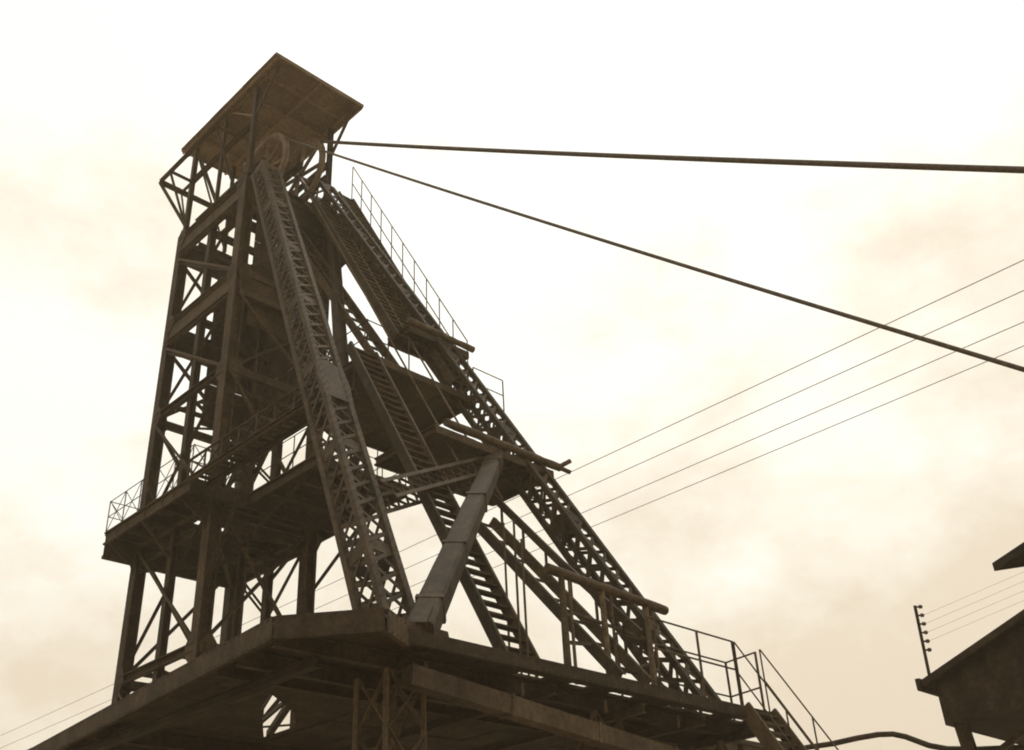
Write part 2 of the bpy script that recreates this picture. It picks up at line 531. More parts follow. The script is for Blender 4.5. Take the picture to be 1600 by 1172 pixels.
# second tier of beams just below
for a, b in ((LEFT, FAR), (NEAR, LEFT), (RIGHT, FAR), (NEAR, RIGHT)):
    bar('tie_beam', (a[0], a[1], 12.35), (b[0], b[1], 12.35), .12, .22, DARK, MAINP, 'channel')
floor_grid(PZ + .24, 14.9, PU1, 22.1, PV0 - .07, 4, 4, None, DARK, .05, .01, 'floor_plate', MAINP)
for a, b in (((14.88, 22.1), (14.88, PV0 - .06)), ((PU1, 22.1), (PU1, PV0 - .06)), ((14.88, 22.1), (PU1, 22.1))):
    bar('edge_beam', (a[0], a[1], PZ + .05), (b[0], b[1], PZ + .05), .10, .36, DARK, MAINP, 'channel')
for v in (23.2, 24.4):
    bar('cross_beam', (14.93, v, PZ + .02), (PU1 - .05, v, PZ + .02), .12, .24, DARK, MAINP, 'hbeam')
for u, ul in ((15.0, U0 + .1), (17.5, U1)):
    bar('bracket', (u, 22.5, PZ - .1), (ul, V0 - .12, PZ - 2.2), .12, .12, DARK, MAINP, 'angle')
railing(MAINP, [(14.9, PV0, PZ + .24), (14.9, 22.1, PZ + .24), (PU1, 22.1, PZ + .24), (PU1, PV0, PZ + .24)], 1.05, 1.15, r=.034)
railing(MAINP, [(14.8, PV0, PZ + .24), (PU0, PV0, PZ + .24), (PU0, PV1, PZ + .24), (PU1, PV1, PZ + .24), (PU1, PV0, PZ + .24)], 1.05, 1.0, r=.034, cross=True)
bar('diagonal_tie', (U0, V0, 12.2), (U1, V1, 12.2), .1, .1, DARK, MAINP, 'angle')
bar('diagonal_tie', (U0, V1, 12.1), (U1, V0, 12.1), .1, .1, DARK, MAINP, 'angle')

# ---- backstays
K = 1.79435
def leg_z(v, c=0): return 26.55 - K * (25.95 - v) + c
def leg_u(v, side): return UM + side * (1.24 + .268 * (25.95 - v))
BS = .64
def backstay(side, vfoot, label):
    vt = 25.2 if side < 0 else 25.8
    top = Vector((leg_u(vt, side), vt, leg_z(vt)))
    foot = Vector((leg_u(vfoot, side), vfoot, leg_z(vfoot)))
    d = (foot - top); ln = d.length; d.normalize()
    e1 = (Vector((1, 0, 0)) - d * d.x).normalized()
    e2 = d.cross(e1).normalized()
    cor = [(-1, -1), (1, -1), (1, 1), (-1, 1)]
    h0, h1 = .30, BS / 2
    def P(f, c, shrink=1.0):
        h = (h0 + (h1 - h0) * min(1, f * 2.2)) * shrink
        return top + d * (ln * f) + e1 * (cor[c][0] * h) + e2 * (cor[c][1] * h)
    bm = bmesh.new()
    for c in range(4):
        ang = (-e1 * cor[c][0] - e2 * cor[c][1]).normalized()
        for f0, f1 in ((0, .4545), (.4545, 1)):
            bm_bar(bm, P(f0, c), P(f1, c), .14, .14, 'angle', e1)
    nb = 40
    for k in range(0, nb + 1, 6):                                      # batten plates closing the box
        f = min(1, k / nb)
        for c in range(4):
            bm_bar(bm, P(f, c), P(f, (c + 1) % 4), .03, .34, 'box', d)
    st = mesh_obj('backstay', bm, STEEL, FRAME, tuple(foot))
    st["label"] = label
    rear = bmesh.new()
    for k in range(nb):
        f0, f1 = k / nb, (k + 1) / nb
        for c in range(4):
            c2 = (c + 1) % 4
            nrm = (e1 * (cor[c][0] + cor[c2][0]) + e2 * (cor[c][1] + cor[c2][1])).normalized()
            mid = top + d * (ln * (f0 + f1) / 2) + nrm * (BS / 2)
            facing = nrm.dot(-mid) > 0
            for (A, B, o) in ((P(f0, c), P(f1, c2), .012), (P(f1, c), P(f0, c2), -.012)):
                A = A + nrm * o; B = B + nrm * o
                if facing:
                    bar('lacing_bar', tuple(A), tuple(B), .02, .088, STEEL, st, 'box', nrm.cross(B - A).normalized())
                else:
                    bm_bar(rear, A, B, .02, .088, 'box', nrm.cross(B - A).normalized())
    r_ = mesh_obj('rear_lacing', rear, STEEL, st)
    r_["kind"] = "stuff"
    return st, P
B1, P1 = backstay(-1, 14.15, 'left raking lattice leg')
B2, P2 = backstay(1, 14.15, 'right raking lattice leg')
# gusset plate where the left leg carries the half landing
v = 18.15
for s in (-1,):
    bm = bmesh.new()
    cu, cz = leg_u(v, -1), leg_z(v)
    nrm = Vector((0, -K, 1)).normalized()
    ax = Vector((-.268, -1, -K)).normalized()
    sx = Vector((1, 0, 0))
    c0 = Vector((cu, v, cz)) + nrm * .36
    pts = [c0 + sx * x + ax * y for x, y in ((-.40, -.8), (.40, -.8), (.46, 0), (.40, .8), (-.40, .8), (-.46, 0))]
    A = [bm.verts.new(p) for p in pts]; Bv = [bm.verts.new(p + nrm * .025) for p in pts]
    bm.faces.new(A); bm.faces.new(Bv[::-1])
    for i in range(6): bm.faces.new((A[i], Bv[i], Bv[(i + 1) % 6], A[(i + 1) % 6]))
    mesh_obj('splice_plate', bm, STEEL, FRAME)
# lattice girder rising from the left leg to the right leg
def lattice_girder(p0, p1, depth, width, nb, name='lattice_girder'):
    a, b = Vector(p0), Vector(p1)
    d = (b - a).normalized()
    dn = (Vector((0, -1 / K, -1)) * 0 + d.cross(Vector((0, -K, 1)).normalized())).normalized()
    nn = d.cross(dn).normalized()
    bm = bmesh.new()
    for x in (-1, 1):
        for y in (-1, 1):
            bm_bar(bm, a + dn * (x * depth / 2) + nn * (y * width / 2), b + dn * (x * depth / 2) + nn * (y * width / 2), .10, .10, 'angle', nn)
    o = mesh_obj(name, bm, STEEL, FRAME, p0)
    for k in range(nb):
        f0, f1 = a.lerp(b, k / nb), a.lerp(b, (k + 1) / nb)
        for y in (-1, 1):
            for s in (1, -1):
                bar('lacing_bar', tuple(f0 + dn * (s * depth / 2) + nn * (y * width / 2)), tuple(f1 - dn * (s * depth / 2) + nn * (y * width / 2 + .012 * s)), .018, .06, STEEL, o, 'box', nn)
    return o
lattice_girder((12.67, 16.32, 9.27), (18.75, 18.62, 12.75), .46, .5, 16)
for pts in ([(17.25, 25.78, 25.5), (17.25, 25.78, 22.0), (17.45, 24.0, 22.6), (17.3, 25.4, 25.6)], [(16.2, 25.78, 25.4), (17.25, 25.78, 25.4), (17.3, 24.6, 23.7), (16.3, 24.6, 23.7)]):
    bm = bmesh.new()
    A = [bm.verts.new(p) for p in pts]; Bq = [bm.verts.new((p[0] + .02, p[1], p[2] + .02)) for p in pts]
    bm.faces.new(A); bm.faces.new(Bq[::-1])
    for i in range(4): bm.faces.new((A[i], A[(i + 1) % 4], Bq[(i + 1) % 4], Bq[i]))
    mesh_obj('head_plate', bm, STEEL, FRAME)
for z in (4.3, 8.65, 17.45):
    bar('plan_brace', (U0, V0, z - .1), (U1, VM, z - .1), .09, .09, STEEL, FRAME, 'angle')
    bar('plan_brace', (U1, V0, z - .2), (U0, VM, z - .2), .09, .09, STEEL, FRAME, 'angle')
    bar('plan_brace', (U0, VM, z - .1), (U1, V1, z - .1), .09, .09, STEEL, FRAME, 'angle')
    bar('plan_brace', (U1, VM, z - .2), (U0, V1, z - .2), .09, .09, STEEL, FRAME, 'angle')
bar('inner_stay', (17.5, 25.7, 25.0), (14.95, 21.1, 15.6), .30, .30, STEEL, FRAME, 'hbeam', (1, 0, 0))

BR = thing('trussed_footbridge', (13.25, 21.9, 13.1), 'narrow dark trussed footbridge from the service platform to the left raking leg', 'footbridge')
bu0, bu1, bv0, bv1, bz = 12.85, 13.40, 18.35, 25.36, 13.12
for k in range(24):
    v = bv0 + .1 + k * (bv1 - bv0 - .2) / 23
    bar('slat', (bu0 + .04, v, bz - .02), (bu1 - .04, v, bz - .02), .15, .04, DARK, BR)
for u in (bu0, bu1):
    bar('chord', (u, bv0, bz - .08), (u, bv1, bz - .08), .10, .16, DARK, BR, 'channel')
    bar('chord', (u, bv0, bz + .6), (u, bv1, bz + .6), .08, .10, DARK, BR, 'angle')
    for k in range(9):
        v = bv0 + .04 + (bv1 - bv0 - .08) * k / 8
        bar('truss_post', (u, v, bz), (u, v, bz + .6), .06, .06, DARK, BR, 'angle')
        if k < 8:
            w_ = bv0 + .04 + (bv1 - bv0 - .08) * (k + 1) / 8
            bar('truss_diagonal', (u, v, bz), (u, w_, bz + .56), .05, .05, DARK, BR, 'angle')
            bar('truss_diagonal', (u + .02, v, bz + .56), (u + .02, w_, bz), .05, .05, DARK, BR, 'angle')
bar('bridge_strut', (bu1 - .1, 22.6, bz - .15), (14.0, 25.8, 10.6), .12, .12, DARK, BR, 'angle')

# ------------------------------------------------------------------ landings on the right leg
def landing(name, z, u0, u1, v0, v1, label, timber=None, posts=(), rails=(), M=DARK, nu=3, nv=2, group='landings on the raking legs'):
    T = thing(name, ((u0 + u1) / 2, (v0 + v1) / 2, z), label, 'landing', group)
    floor_grid(z, u0, u1, v0, v1, nu, nv, None, M, .05, .012, 'floor_plate', T)
    for a, b in (((u0, v0), (u1, v0)), ((u0, v1), (u1, v1)), ((u0, v0), (u0, v1)), ((u1, v0), (u1, v1))):
        bar('edge_beam', (a[0], a[1], z - .14), (b[0], b[1], z - .14), .08, .2, M, T, 'channel')
    if timber:
        a, b, s = timber
        bm = bmesh.new()
        n = 12
        pts = [lerp(a, b, k / n) for k in range(n + 1)]
        pts = [(p[0], p[1] + random.uniform(-.012, .012), p[2] + random.uniform(-.012, .012)) for p in pts]
        tube_mesh(bm, pts, [s * random.uniform(.92, 1.06) for _ in pts], 10)
        mesh_obj('timber_beam', bm, TIMBER, T)
    for p0, p1, w in posts:
        bar('support_post', p0, p1, w, w, TIMBER, T, 'box', (1, 0, 0))
    for pts, h in rails:
        railing(T, pts, h, .95, r=.04)
    return T
landing('stair_landing', 17.62, 16.9, 19.3, 20.52, 21.5, 'uppermost small landing with a short pale timber beam on the right raking leg',
        ((16.85, 20.50, 17.76), (19.50, 20.50, 17.76), .10), [], [([(17.4, 21.4, 17.62), (19.2, 21.4, 17.62)], 1.05)])
landing('stair_landing', 15.52, 14.83, 18.9, 19.85, 24.0, 'large dark half landing with a railing between the two raking legs',
        None, [], [([(14.9, 19.9, 15.52), (16.4, 19.9, 15.52)], 1.08), ([(14.9, 19.9, 15.52), (14.9, 22.0, 15.52)], 1.08), ([(20.15, 19.9, 15.52), (18.9, 19.9, 15.52)], 1.08)], DARK, 4, 4)
landing('stair_landing', 12.62, 15.5, 19.8, 17.78, 20.2, 'middle landing with a long pale timber beam forked at its right end',
        ((15.84, 17.75, 12.77), (20.10, 17.75, 12.77), .11), [], [])
TR = thing('timber_trestle', (17.2, 14.12, 5.4), 'timber trestle of a pale round beam on upright posts at the deck edge', 'trestle')
bm = bmesh.new()
pts = [lerp((15.31, 14.1, 7.66), (19.2, 14.1, 7.52), k / 12) for k in range(13)]
tube_mesh(bm, [(p[0], p[1] + random.uniform(-.01, .01), p[2] + random.uniform(-.012, .012)) for p in pts], [.105 * random.uniform(.9, 1.08) for _ in pts], 10)
mesh_obj('round_beam', bm, TIMBER, TR)
for u, w in ((15.75, .15), (15.98, .07), (17.02, .14), (17.3, .07), (18.5, .14), (18.72, .06)):
    bm = bmesh.new()
    tube_mesh(bm, [(u, 14.12, 5.38), (u + .01, 14.13, 6.4), (u, 14.12, 7.6)], [w * .55, w * .52, w * .46], 8)
    mesh_obj('support_post', bm, TIMBER, TR)
bar('cross_tie', (15.75, 14.16, 6.2), (17.02, 14.16, 6.35), .06, .07, STEEL2, TR)
bar('cross_tie', (15.75, 14.18, 6.9), (18.5, 14.18, 6.75), .05, .06, STEEL2, TR)
bar('cross_tie', (17.02, 14.16, 5.75), (18.5, 14.16, 6.2), .05, .06, STEEL2, TR)
for a_, b_ in (((20.02, 17.75, 12.77), (20.32, 17.55, 12.98)), ((20.02, 17.75, 12.77), (20.36, 17.62, 12.66))):
    bar('forked_end', a_, b_, .13, .13, TIMBER, [o for o in COL.objects if o.get("label", "").startswith("middle landing")][0], 'round')

# ------------------------------------------------------------------ stairs
def stair(name, p_top, p_bot, width, label, ntr, M=STEEL, sides=(), rail_h=1.0, rail_step=1.3, depth=.22, sw=.06, sh=.26, tread_t=.05, axis=(1, 0, 0), group='steel stairs of the headframe'):
    """straight flight; p_top/p_bot are on the low-u stringer, width runs along axis"""
    T = thing(name, p_bot, label, 'stair', group)
    ax = Vector(axis) * width
    A, B = Vector(p_top), Vector(p_bot)
    for o in (Vector((0, 0, 0)), ax):
        bar('stringer', tuple(A + o), tuple(B + o), sw, sh, M, T, 'channel' if sh > .15 else 'box')
    run = Vector((B.x - A.x, B.y - A.y, 0)).normalized()
    for k in range(ntr):
        c = A.lerp(B, (k + .5) / ntr)
        p0, p1 = c + Vector(axis) * (sw * .5), c + ax - Vector(axis) * (sw * .5)
        bar('tread', tuple(p0), tuple(p1), depth, tread_t, M, T)
    for s in sides:
        o = ax * s
        n = max(1, round((A - B).length / rail_step))
        for k in range(n + 1):
            c = A.lerp(B, k / n) + o
            bar('railing_post', tuple(c), (c.x, c.y, c.z + rail_h), .04, .04, M, T, 'angle')
        for f in (1.0, .5):
            bar('handrail' if f == 1 else 'mid_rail', (A.x + o.x, A.y + o.y, A.z + o.z + rail_h * f), (B.x + o.x, B.y + o.y, B.z + o.z + rail_h * f), .036, .036, M, T, 'round')
    return T
# upper flight along the right leg with the tall outer railing
stair('steel_stair', (18.05, 26.2, leg_z(26.2)), (18.05, 19.9, 15.7), .66, 'topmost stair flight down the right raking leg, its railing standing against the sky', 44,
      DARK, (1,), 1.75, 1.25)
stair('steel_stair', (15.85, 25.6, 23.3), (15.85, 20.4, 15.55), .8, 'open stair flight from the tower down to the railed half landing', 15, STEEL, (0,), .9, 1.6, .07, .10, .22, .05)
stair('steel_stair', (16.3, 25.2, leg_z(25.2, -.2)), (16.7, 20.9, leg_z(20.9, -.2)), 1.25, 'dark close stepped stair flight packed against the right raking leg under the sheaves', 30, DARK, (), 1, 1, .24, .08, .3, .06)
FL = stair('steel_stair', (16.64, 17.94, 10.56), (16.64, 13.50, 5.46), .90, 'lower open stair flight of two heavy stringers dropping to the deck behind the trestle', 8, STEEL, (), 1.0, 1.2, .05, .10, .24, .05)
for k in range(6):
    c = lerp((17.54, 17.94, 10.56), (17.54, 13.50, 5.46), .08 + .16 * k)
    bar('railing_post', c, (c[0], c[1], c[2] + .8), .05, .05, STEEL, FL)
bar('handrail', (17.54, 18.3, 11.7), (17.54, 15.7, 8.76), .10, .17, STEEL, FL)
bar('handrail', (17.54, 15.7, 8.76), (17.54, 13.6, 6.55), .10, .17, STEEL, FL)
for u, v, z in ((14.55, 14.25, 8.6), (14.75, 14.25, 8.2), (15.2, 15.2, 9.0)):
    bar('support_post', (u, v, 5.4), (u, v, z), .05, .05, STEEL2, FL, 'round')
stair('steel_stair', (14.22, 19.8, 15.45), (14.22, 14.25, 5.5), .86, 'steep straight stair with closely spaced treads beside the leaning prop', 36, STEEL, (), 1, 1, .19, .07, .26, .045)
stair('steel_stair', (15.9, 26.3, 17.3), (15.9, 30.0, 13.25), .7, 'short stair flight inside the tower above the mid height platform', 14, STEEL, (0,), .9, 1.3, .22, .07, .24)
# inclined service pipes in the plane of the legs
for u, lab in ((16.2, 'thin pale pipe running down between the raking legs, nearer the steep stair'), (17.2, 'thin pale pipe running down between the raking legs, nearer the right leg')):
    bm = bmesh.new()
    tube_mesh(bm, [(u, v, leg_z(v, -.02)) for v in (25.6, 22, 18, 17.2)], .028, 8)
    tag(mesh_obj('service_pipe', bm, TIMBER, None, (u, 17.2, leg_z(17.2))), lab, 'pipe', 'service pipes')

# ------------------------------------------------------------------ leaning prop
PROP = thing('raking_prop', (11.41, 13.5, 5.4), 'thick round prop leaning up to the right from a block at the deck corner', 'prop')
a, b = Vector((11.41, 13.55, 5.42)), Vector((17.78, 17.97, 12.44))
sx_, sy_, d, ln = frame(a, b, (1, -1, 0))
n = 16
bm = bmesh.new()
oct_ = [(-.5, -.38), (-.38, -.5), (.38, -.5), (.5, -.38), (.5, .38), (.38, .5), (-.38, .5), (-.5, .38)]
rings = []
for k in range(n + 1):
    c = a.lerp(b, k / n) + sx_ * random.uniform(-.008, .008) + sy_ * random.uniform(-.008, .008)
    w = .50 - .07 * k / n
    rings.append([bm.verts.new(c + sx_ * (x * w) + sy_ * (q * w)) for x, q in oct_])
for A, B in zip(rings, rings[1:]):
    for q in range(8): bm.faces.new((A[q], A[(q + 1) % 8], B[(q + 1) % 8], B[q]))
bm.faces.new(rings[0][::-1]); bm.faces.new(rings[-1])
mesh_obj('prop_shaft', bm, STEEL, PROP)
for f in (.10, .36, .66, .93):
    c = a.lerp(b, f); w = .50 - .07 * f + .03
    bar('iron_strap', tuple(c - d * .06), tuple(c + d * .06), w, w, STEEL, PROP, 'box', (1, -1, 0))
for s_i in (-1, 1):
    c = a + sx_ * (.27 * s_i)
    bar('foot_cleat', tuple(c - d * .1), tuple(c + d * .55), .04, .3, STEEL, PROP, 'box', tuple(sy_))
bm = bmesh.new()
lo = [(10.95, 13.36, 5.4), (12.0, 13.44, 5.4), (12.0, 14.1, 5.4), (10.95, 14.1, 5.4)]
hi = [(10.97, 13.38, 5.56), (11.98, 13.46, 5.56), (11.98, 14.08, 5.56), (10.97, 14.08, 5.56)]
A = [bm.verts.new(p) for p in lo]; Bq = [bm.verts.new(p) for p in hi]
bm.faces.new(A[::-1]); bm.faces.new(Bq)
for i in range(4): bm.faces.new((A[i], A[(i + 1) % 4], Bq[(i + 1) % 4], Bq[i]))
mesh_obj('foot_block', bm, STEEL2, PROP)

# ------------------------------------------------------------------ pithead deck
DZ = 5.4
DECK = thing('pithead_deck', (15.5, 18, -EYE), 'broad dark raised steel deck at the foot of the headframe, seen from below', 'deck')
HATCH = (11.2, 13.6, 17.9, 21.5)
def row_u0(v): return 9.0 + (v - 14.3) * .083
rows = [14.55, 15.65, 16.8, 17.9, 19.1, 20.3, 21.5, 22.65, 23.8, 24.95, 26.1]
for j in range(len(rows) - 1):
    v0, v1 = rows[j], rows[j + 1]
    umax = 22.0 if j == 0 else 28.0
    u = row_u0(v1) + .03
    us = [u]
    for e_ in (10.1, 11.2, 12.4, 13.6):
        us.append(e_)
    while us[-1] < umax - .5: us.append(min(umax, us[-1] + 1.25))
    for a, b in zip(us, us[1:]):
        cu, cv = (a + b) / 2, (v0 + v1) / 2
        if HATCH[0] < cu < HATCH[1] and HATCH[2] < cv < HATCH[3]: continue
        dz = random.uniform(-.012, .012)
        box('deck_plate', (a + .004, v0 + .004, DZ - .06 + dz), (b - .004, v1 - .004, DZ + dz), DECKM, DECK)
bm = bmesh.new()
bm_poly(bm, [(9.06, 14.36, DZ - .002), (10.22, 13.02, DZ - .002), (10.98, 13.5, DZ - .002), (10.98, 14.55, DZ - .002), (9.1, 14.55, DZ - .002)], .06)
mesh_obj('deck_plate', bm, DECKM, DECK)
# near walkway strip with the open slits behind the edge girder
u = 11.0
while u < 21.9:
    w = random.choice((.62, .8, .95, 1.1))
    b = min(21.95, u + w)
    dz = random.uniform(-.01, .01)
    front = 13.85 + random.choice((0, 0, 0, .0))
    slit = u > 13.2 and random.random() < .62
    box('deck_plate', (u + .004, 13.52, DZ - .06 + dz), (b - .004, 14.02, DZ + dz), DECKM, DECK)
    box('deck_plate', (u + .004, 14.03 + (.22 if slit else 0), DZ - .06 + dz), (b - .004, 14.54, DZ + dz), DECKM, DECK)
    u = b
edge = [(9.95, 26.1), (9.04, 14.31), (10.2, 12.95), (11.0, 13.4), (21.95, 13.4), (21.95, 15.75), (28, 15.75)]
for a, b in zip(edge, edge[1:]):
    M = STEEL2 if a == (10.2, 12.95) else DARK
    bar('edge_girder', (a[0], a[1], DZ - .10), (b[0], b[1], DZ - .10), .10, .24 if a[1] < 14 and a[0] >= 11 else .38, M, DECK, 'channel')
for v in (14.40, 15.65, 16.4, 21.9, 23.5, 24.95):
    bar('floor_beam', (row_u0(v) + .1, v, DZ - .22), (21.9 if v < 15.7 else 27.9, v, DZ - .22), .14, .3, DECKM, DECK, 'hbeam')
for u in (9.95, 14.6, 17.2, 19.2, 21.2, 23.4, 25.6):
    v0 = 13.45 if 11 < u < 21.9 else (13.6 if u < 11 else 15.8)
    if u < 11: v0 = 14.4
    bar('floor_beam', (u, v0, DZ - .46), (u, 26.0, DZ - .46), .16, .18, DECKM, DECK, 'hbeam')
HB = (((12.75, 20.5), (12.1, 18.5), .07), ((13.5, 21.3), (12.25, 18.6), .13), ((13.0, 20.8), (13.5, 20.2), .04), ((12.1, 19.4), (11.5, 18.1), .05))
# torn opening in the deck with members crossing it
bm = bmesh.new()
o4 = [(11.204, 17.904), (13.596, 17.904), (13.596, 21.496), (11.204, 21.496)]
i5 = [(11.38, 18.0), (12.66, 19.02), (13.42, 20.12), (13.42, 21.38), (11.80, 18.98)]
for poly in ((o4[0], o4[1], i5[1], i5[0]), (o4[1], o4[2], i5[2], i5[1]), (o4[2], i5[3], i5[2]), (o4[2], o4[3], i5[4], i5[3]), (o4[3], o4[0], i5[0], i5[4])):
    bm_poly(bm, [(p[0], p[1], DZ) for p in poly], .03)
mesh_obj('hatch_plate', bm, DECKM, DECK)
for p0, p1, w in HB:
    bar('hatch_bar', (p0[0], p0[1], DZ + .06), (p1[0], p1[1], DZ + .06), w, w, STEEL, DECK, 'angle')
# lattice columns under the deck
def column(u, v, w):
    bm = bmesh.new()
    for x in (-1, 1):
        for y_ in (-1, 1):
            bm_bar(bm, (u + x * w, v + y_ * w, -EYE), (u + x * w, v + y_ * w, DZ - .56), .12, .12, 'angle', (1, 0, 0))
    o = mesh_obj('lattice_column', bm, STEEL2, DECK, (u, v, -EYE))
    n = 7
    for k in range(n):
        z0 = -EYE + (DZ - .56 + EYE) * k / n; z1 = -EYE + (DZ - .56 + EYE) * (k + 1) / n
        for s in (-1, 1):
            for (p, q_) in (((-w, s * w), (w, s * w)), ((s * w, -w), (s * w, w))):
                e_ = .02 * s
                bar('lacing_bar', (u + p[0], v + p[1], z0), (u + q_[0], v + q_[1], z1), .075, .02, STEEL2, o)
                bar('lacing_bar', (u + q_[0] + e_ * .6, v + q_[1] + e_ * .6, z0), (u + p[0] + e_ * .6, v + p[1] + e_ * .6, z1), .075, .02, STEEL2, o)
for u, v in ((11.35, 14.2), (16.6, 14.3), (21.2, 14.6), (11.0, 24.8), (17.2, 24.6), (24.5, 20.9)):
    column(u, v, .40)
# railings on the near walkway and its end
railing(DECK, [(17.6, 13.45, DZ + .05), (19.35, 13.45, DZ + .05), (20.72, 13.45, DZ + .05)], 1.45, 1.5, STEEL2, (1.0, .55), .05)
railing(DECK, [(17.9, 14.55, DZ + .05), (22.0, 14.55, DZ + .05), (21.85, 13.6, DZ + .05)], 1.42, 2.2, STEEL2, (1.0, .42), .05)
# stair down from the right end
ST = stair('steel_stair', (20.72, 13.40, DZ), (20.72, 9.2, -EYE), 1.05, 'railed stair dropping from the right end of the deck', 30, STEEL2, (0, 1), 1.48, 1.9, .24, .08, .34)

# long pale duct slung under the near edge
DUCT = thing('sloping_duct', (14, 13.62, 4.5), 'long pale square duct sloping under the near edge of the deck', 'duct')
pts = [(11.2, 13.62, 4.72), (13.5, 13.62, 4.52), (15.8, 13.62, 4.31), (18.1, 13.62, 4.10), (20.4, 13.62, 3.89)]
for a, b in zip(pts, pts[1:]):
    bar('duct_section', a, b, .30, .34, STEEL2, DUCT)
    bar('duct_flange', lerp(a, b, .985), lerp(a, b, 1.012), .35, .39, STEEL2, DUCT)
for p in pts[:4]:
    bar('hanger', (p[0] + .4, 13.62, 4.75 - .0), (p[0] + .4, 13.62, DZ - .4), .05, .05, STEEL2, DUCT)

# ------------------------------------------------------------------ winding ropes
def rope(S, end, r, label):
    u, v, z = S
    vx, zx = v - end[0], z - end[1]
    # tangent over the top of the wheel
    dist = math.hypot(vx, zx); base = math.atan2(zx, vx)
    al = math.asin(R_S / dist)
    ang = base + al
    tl = math.sqrt(dist ** 2 - R_S ** 2)
    tv, tz = end[0] + tl * math.cos(ang), end[1] + tl * math.sin(ang)
    th0 = math.atan2(tz - z, tv - v)
    pts = [(u, end[0], end[1])]
    for k in range(1, 40):
        f = k / 40
        pts.append((u, end[0] + (tv - end[0]) * f, end[1] + (tz - end[1]) * f - .35 * 4 * f * (1 - f) * .35))
    for k in range(17):
        th = th0 * (1 - k / 16)
        pts.append((u, v + R_S * math.cos(th), z + R_S * math.sin(th)))
    pts.append((u, v + R_S, -EYE + .2))
    bm = bmesh.new()
    tube_mesh(bm, pts, r, 8)
    tag(mesh_obj('winding_rope', bm, ROPE, None, pts[0], True), label, 'rope', 'winding ropes')
def extend(S, p, back):
    """end point further along the line from the wheel through p = (v, z)"""
    dv, dz = p[0] - S[1], p[1] - (S[2] + 1.6)
    return (p[0] + dv * back, p[1] + dz * back)
rope(S1, (-0.9, 8.95), .062, 'thick upper winding rope running nearly level from under the roof across the sky')
rope(S2, (0.2, 4.2), .04, 'lower winding rope slanting down across the sky to the right')

# ------------------------------------------------------------------ overhead power line far behind
wire_at = [(29.0, 18.0), (30.6, 18.0), (32.4, 18.0), (33.9, 18.0)]
names = ['topmost', 'second from the top', 'third from the top', 'lowest']
for k, (u, z) in enumerate(wire_at):
    bm = bmesh.new()
    pts = [(u, -20 + 7 * j, z + (.3 * ((j - 10) / 10) ** 2)) for j in range(24)]
    tube_mesh(bm, pts, .0145, 5)
    tag(mesh_obj('power_line', bm, ROPE, None, pts[0]), 'thin overhead wire crossing behind the headframe, %s of the four' % names[k], 'wire', 'overhead wires')

# ------------------------------------------------------------------ cabin on stilts at the right edge
s_ = 1.3
CAB = thing('raised_cabin', (25.5, 9.0, -EYE), 'dark cabin on splayed legs with a projecting eave at the right edge', 'cabin')
cu = 18.29 * s_
def c_(v): return v * s_
bm = bmesh.new()                                  # pitched roof slab rising away from its eave
pts = [(cu, c_(8.14), 4.5 * s_), (cu, c_(5.2), 5.55 * s_), (cu + 7, c_(5.2), 5.55 * s_), (cu + 7, c_(8.14), 4.5 * s_)]
bm_poly(bm, pts, .16)
mesh_obj('roof', bm, SOOT, CAB)
bar('eave_board', (cu - .06, c_(8.2), 4.47 * s_ - .06), (cu + 7, c_(8.2), 4.47 * s_ - .06), .10, .26, SOOT, CAB)
wv1, wv0, zb = c_(8.0), c_(3.6), 3.72 * s_
bm = bmesh.new()
prof = [(wv1, zb), (wv1, 4.5 * s_ - .1 + .04), (c_(5.2), 5.55 * s_ - .2), (wv0, 4.9 * s_), (wv0, zb)]
A = [bm.verts.new((cu + .25, v, z)) for v, z in prof]; Bq = [bm.verts.new((cu + 6.8, v, z)) for v, z in prof]
bm.faces.new(A); bm.faces.new(Bq[::-1])
for i in range(5): bm.faces.new((A[i], A[(i + 1) % 5], Bq[(i + 1) % 5], Bq[i]))
mesh_obj('wall', bm, SOOT, CAB)
for k in range(7):
    v0 = wv1 - .05 - k * .62
    zt = 4.5 * s_ - .15 + (wv1 - v0) * (1.05 / 2.94)
    if zt > 5.4 * s_ - .2: zt = 5.4 * s_ - .25
    box('wall_board', (cu + .20, v0 - .617, zb), (cu + .245, v0, zt), SOOT, CAB)
bar('splayed_leg', (cu + .5, wv1 - .25, zb + .05), (cu + 3.2, wv1 + .35, -EYE), .28, .28, STEEL, CAB, 'hbeam')
bar('splayed_leg', (cu + 6.2, wv1 - .25, zb + .05), (cu + 7.2, wv1 + .35, -EYE), .28, .28, STEEL, CAB, 'hbeam')
bar('splayed_leg', (cu + .5, wv0 + .25, zb + .05), (cu + 1.6, wv0 - .3, -EYE), .28, .28, STEEL, CAB, 'hbeam')
bar('splayed_leg', (cu + 6.2, wv0 + .25, zb + .05), (cu + 7.2, wv0 - .3, -EYE), .28, .28, STEEL, CAB, 'hbeam')
bar('leg_brace', (cu + 1.4, wv1 + .02, 3.1 * s_), (cu + 1.0, c_(6.4), zb + .02), .12, .12, STEEL, CAB, 'angle')
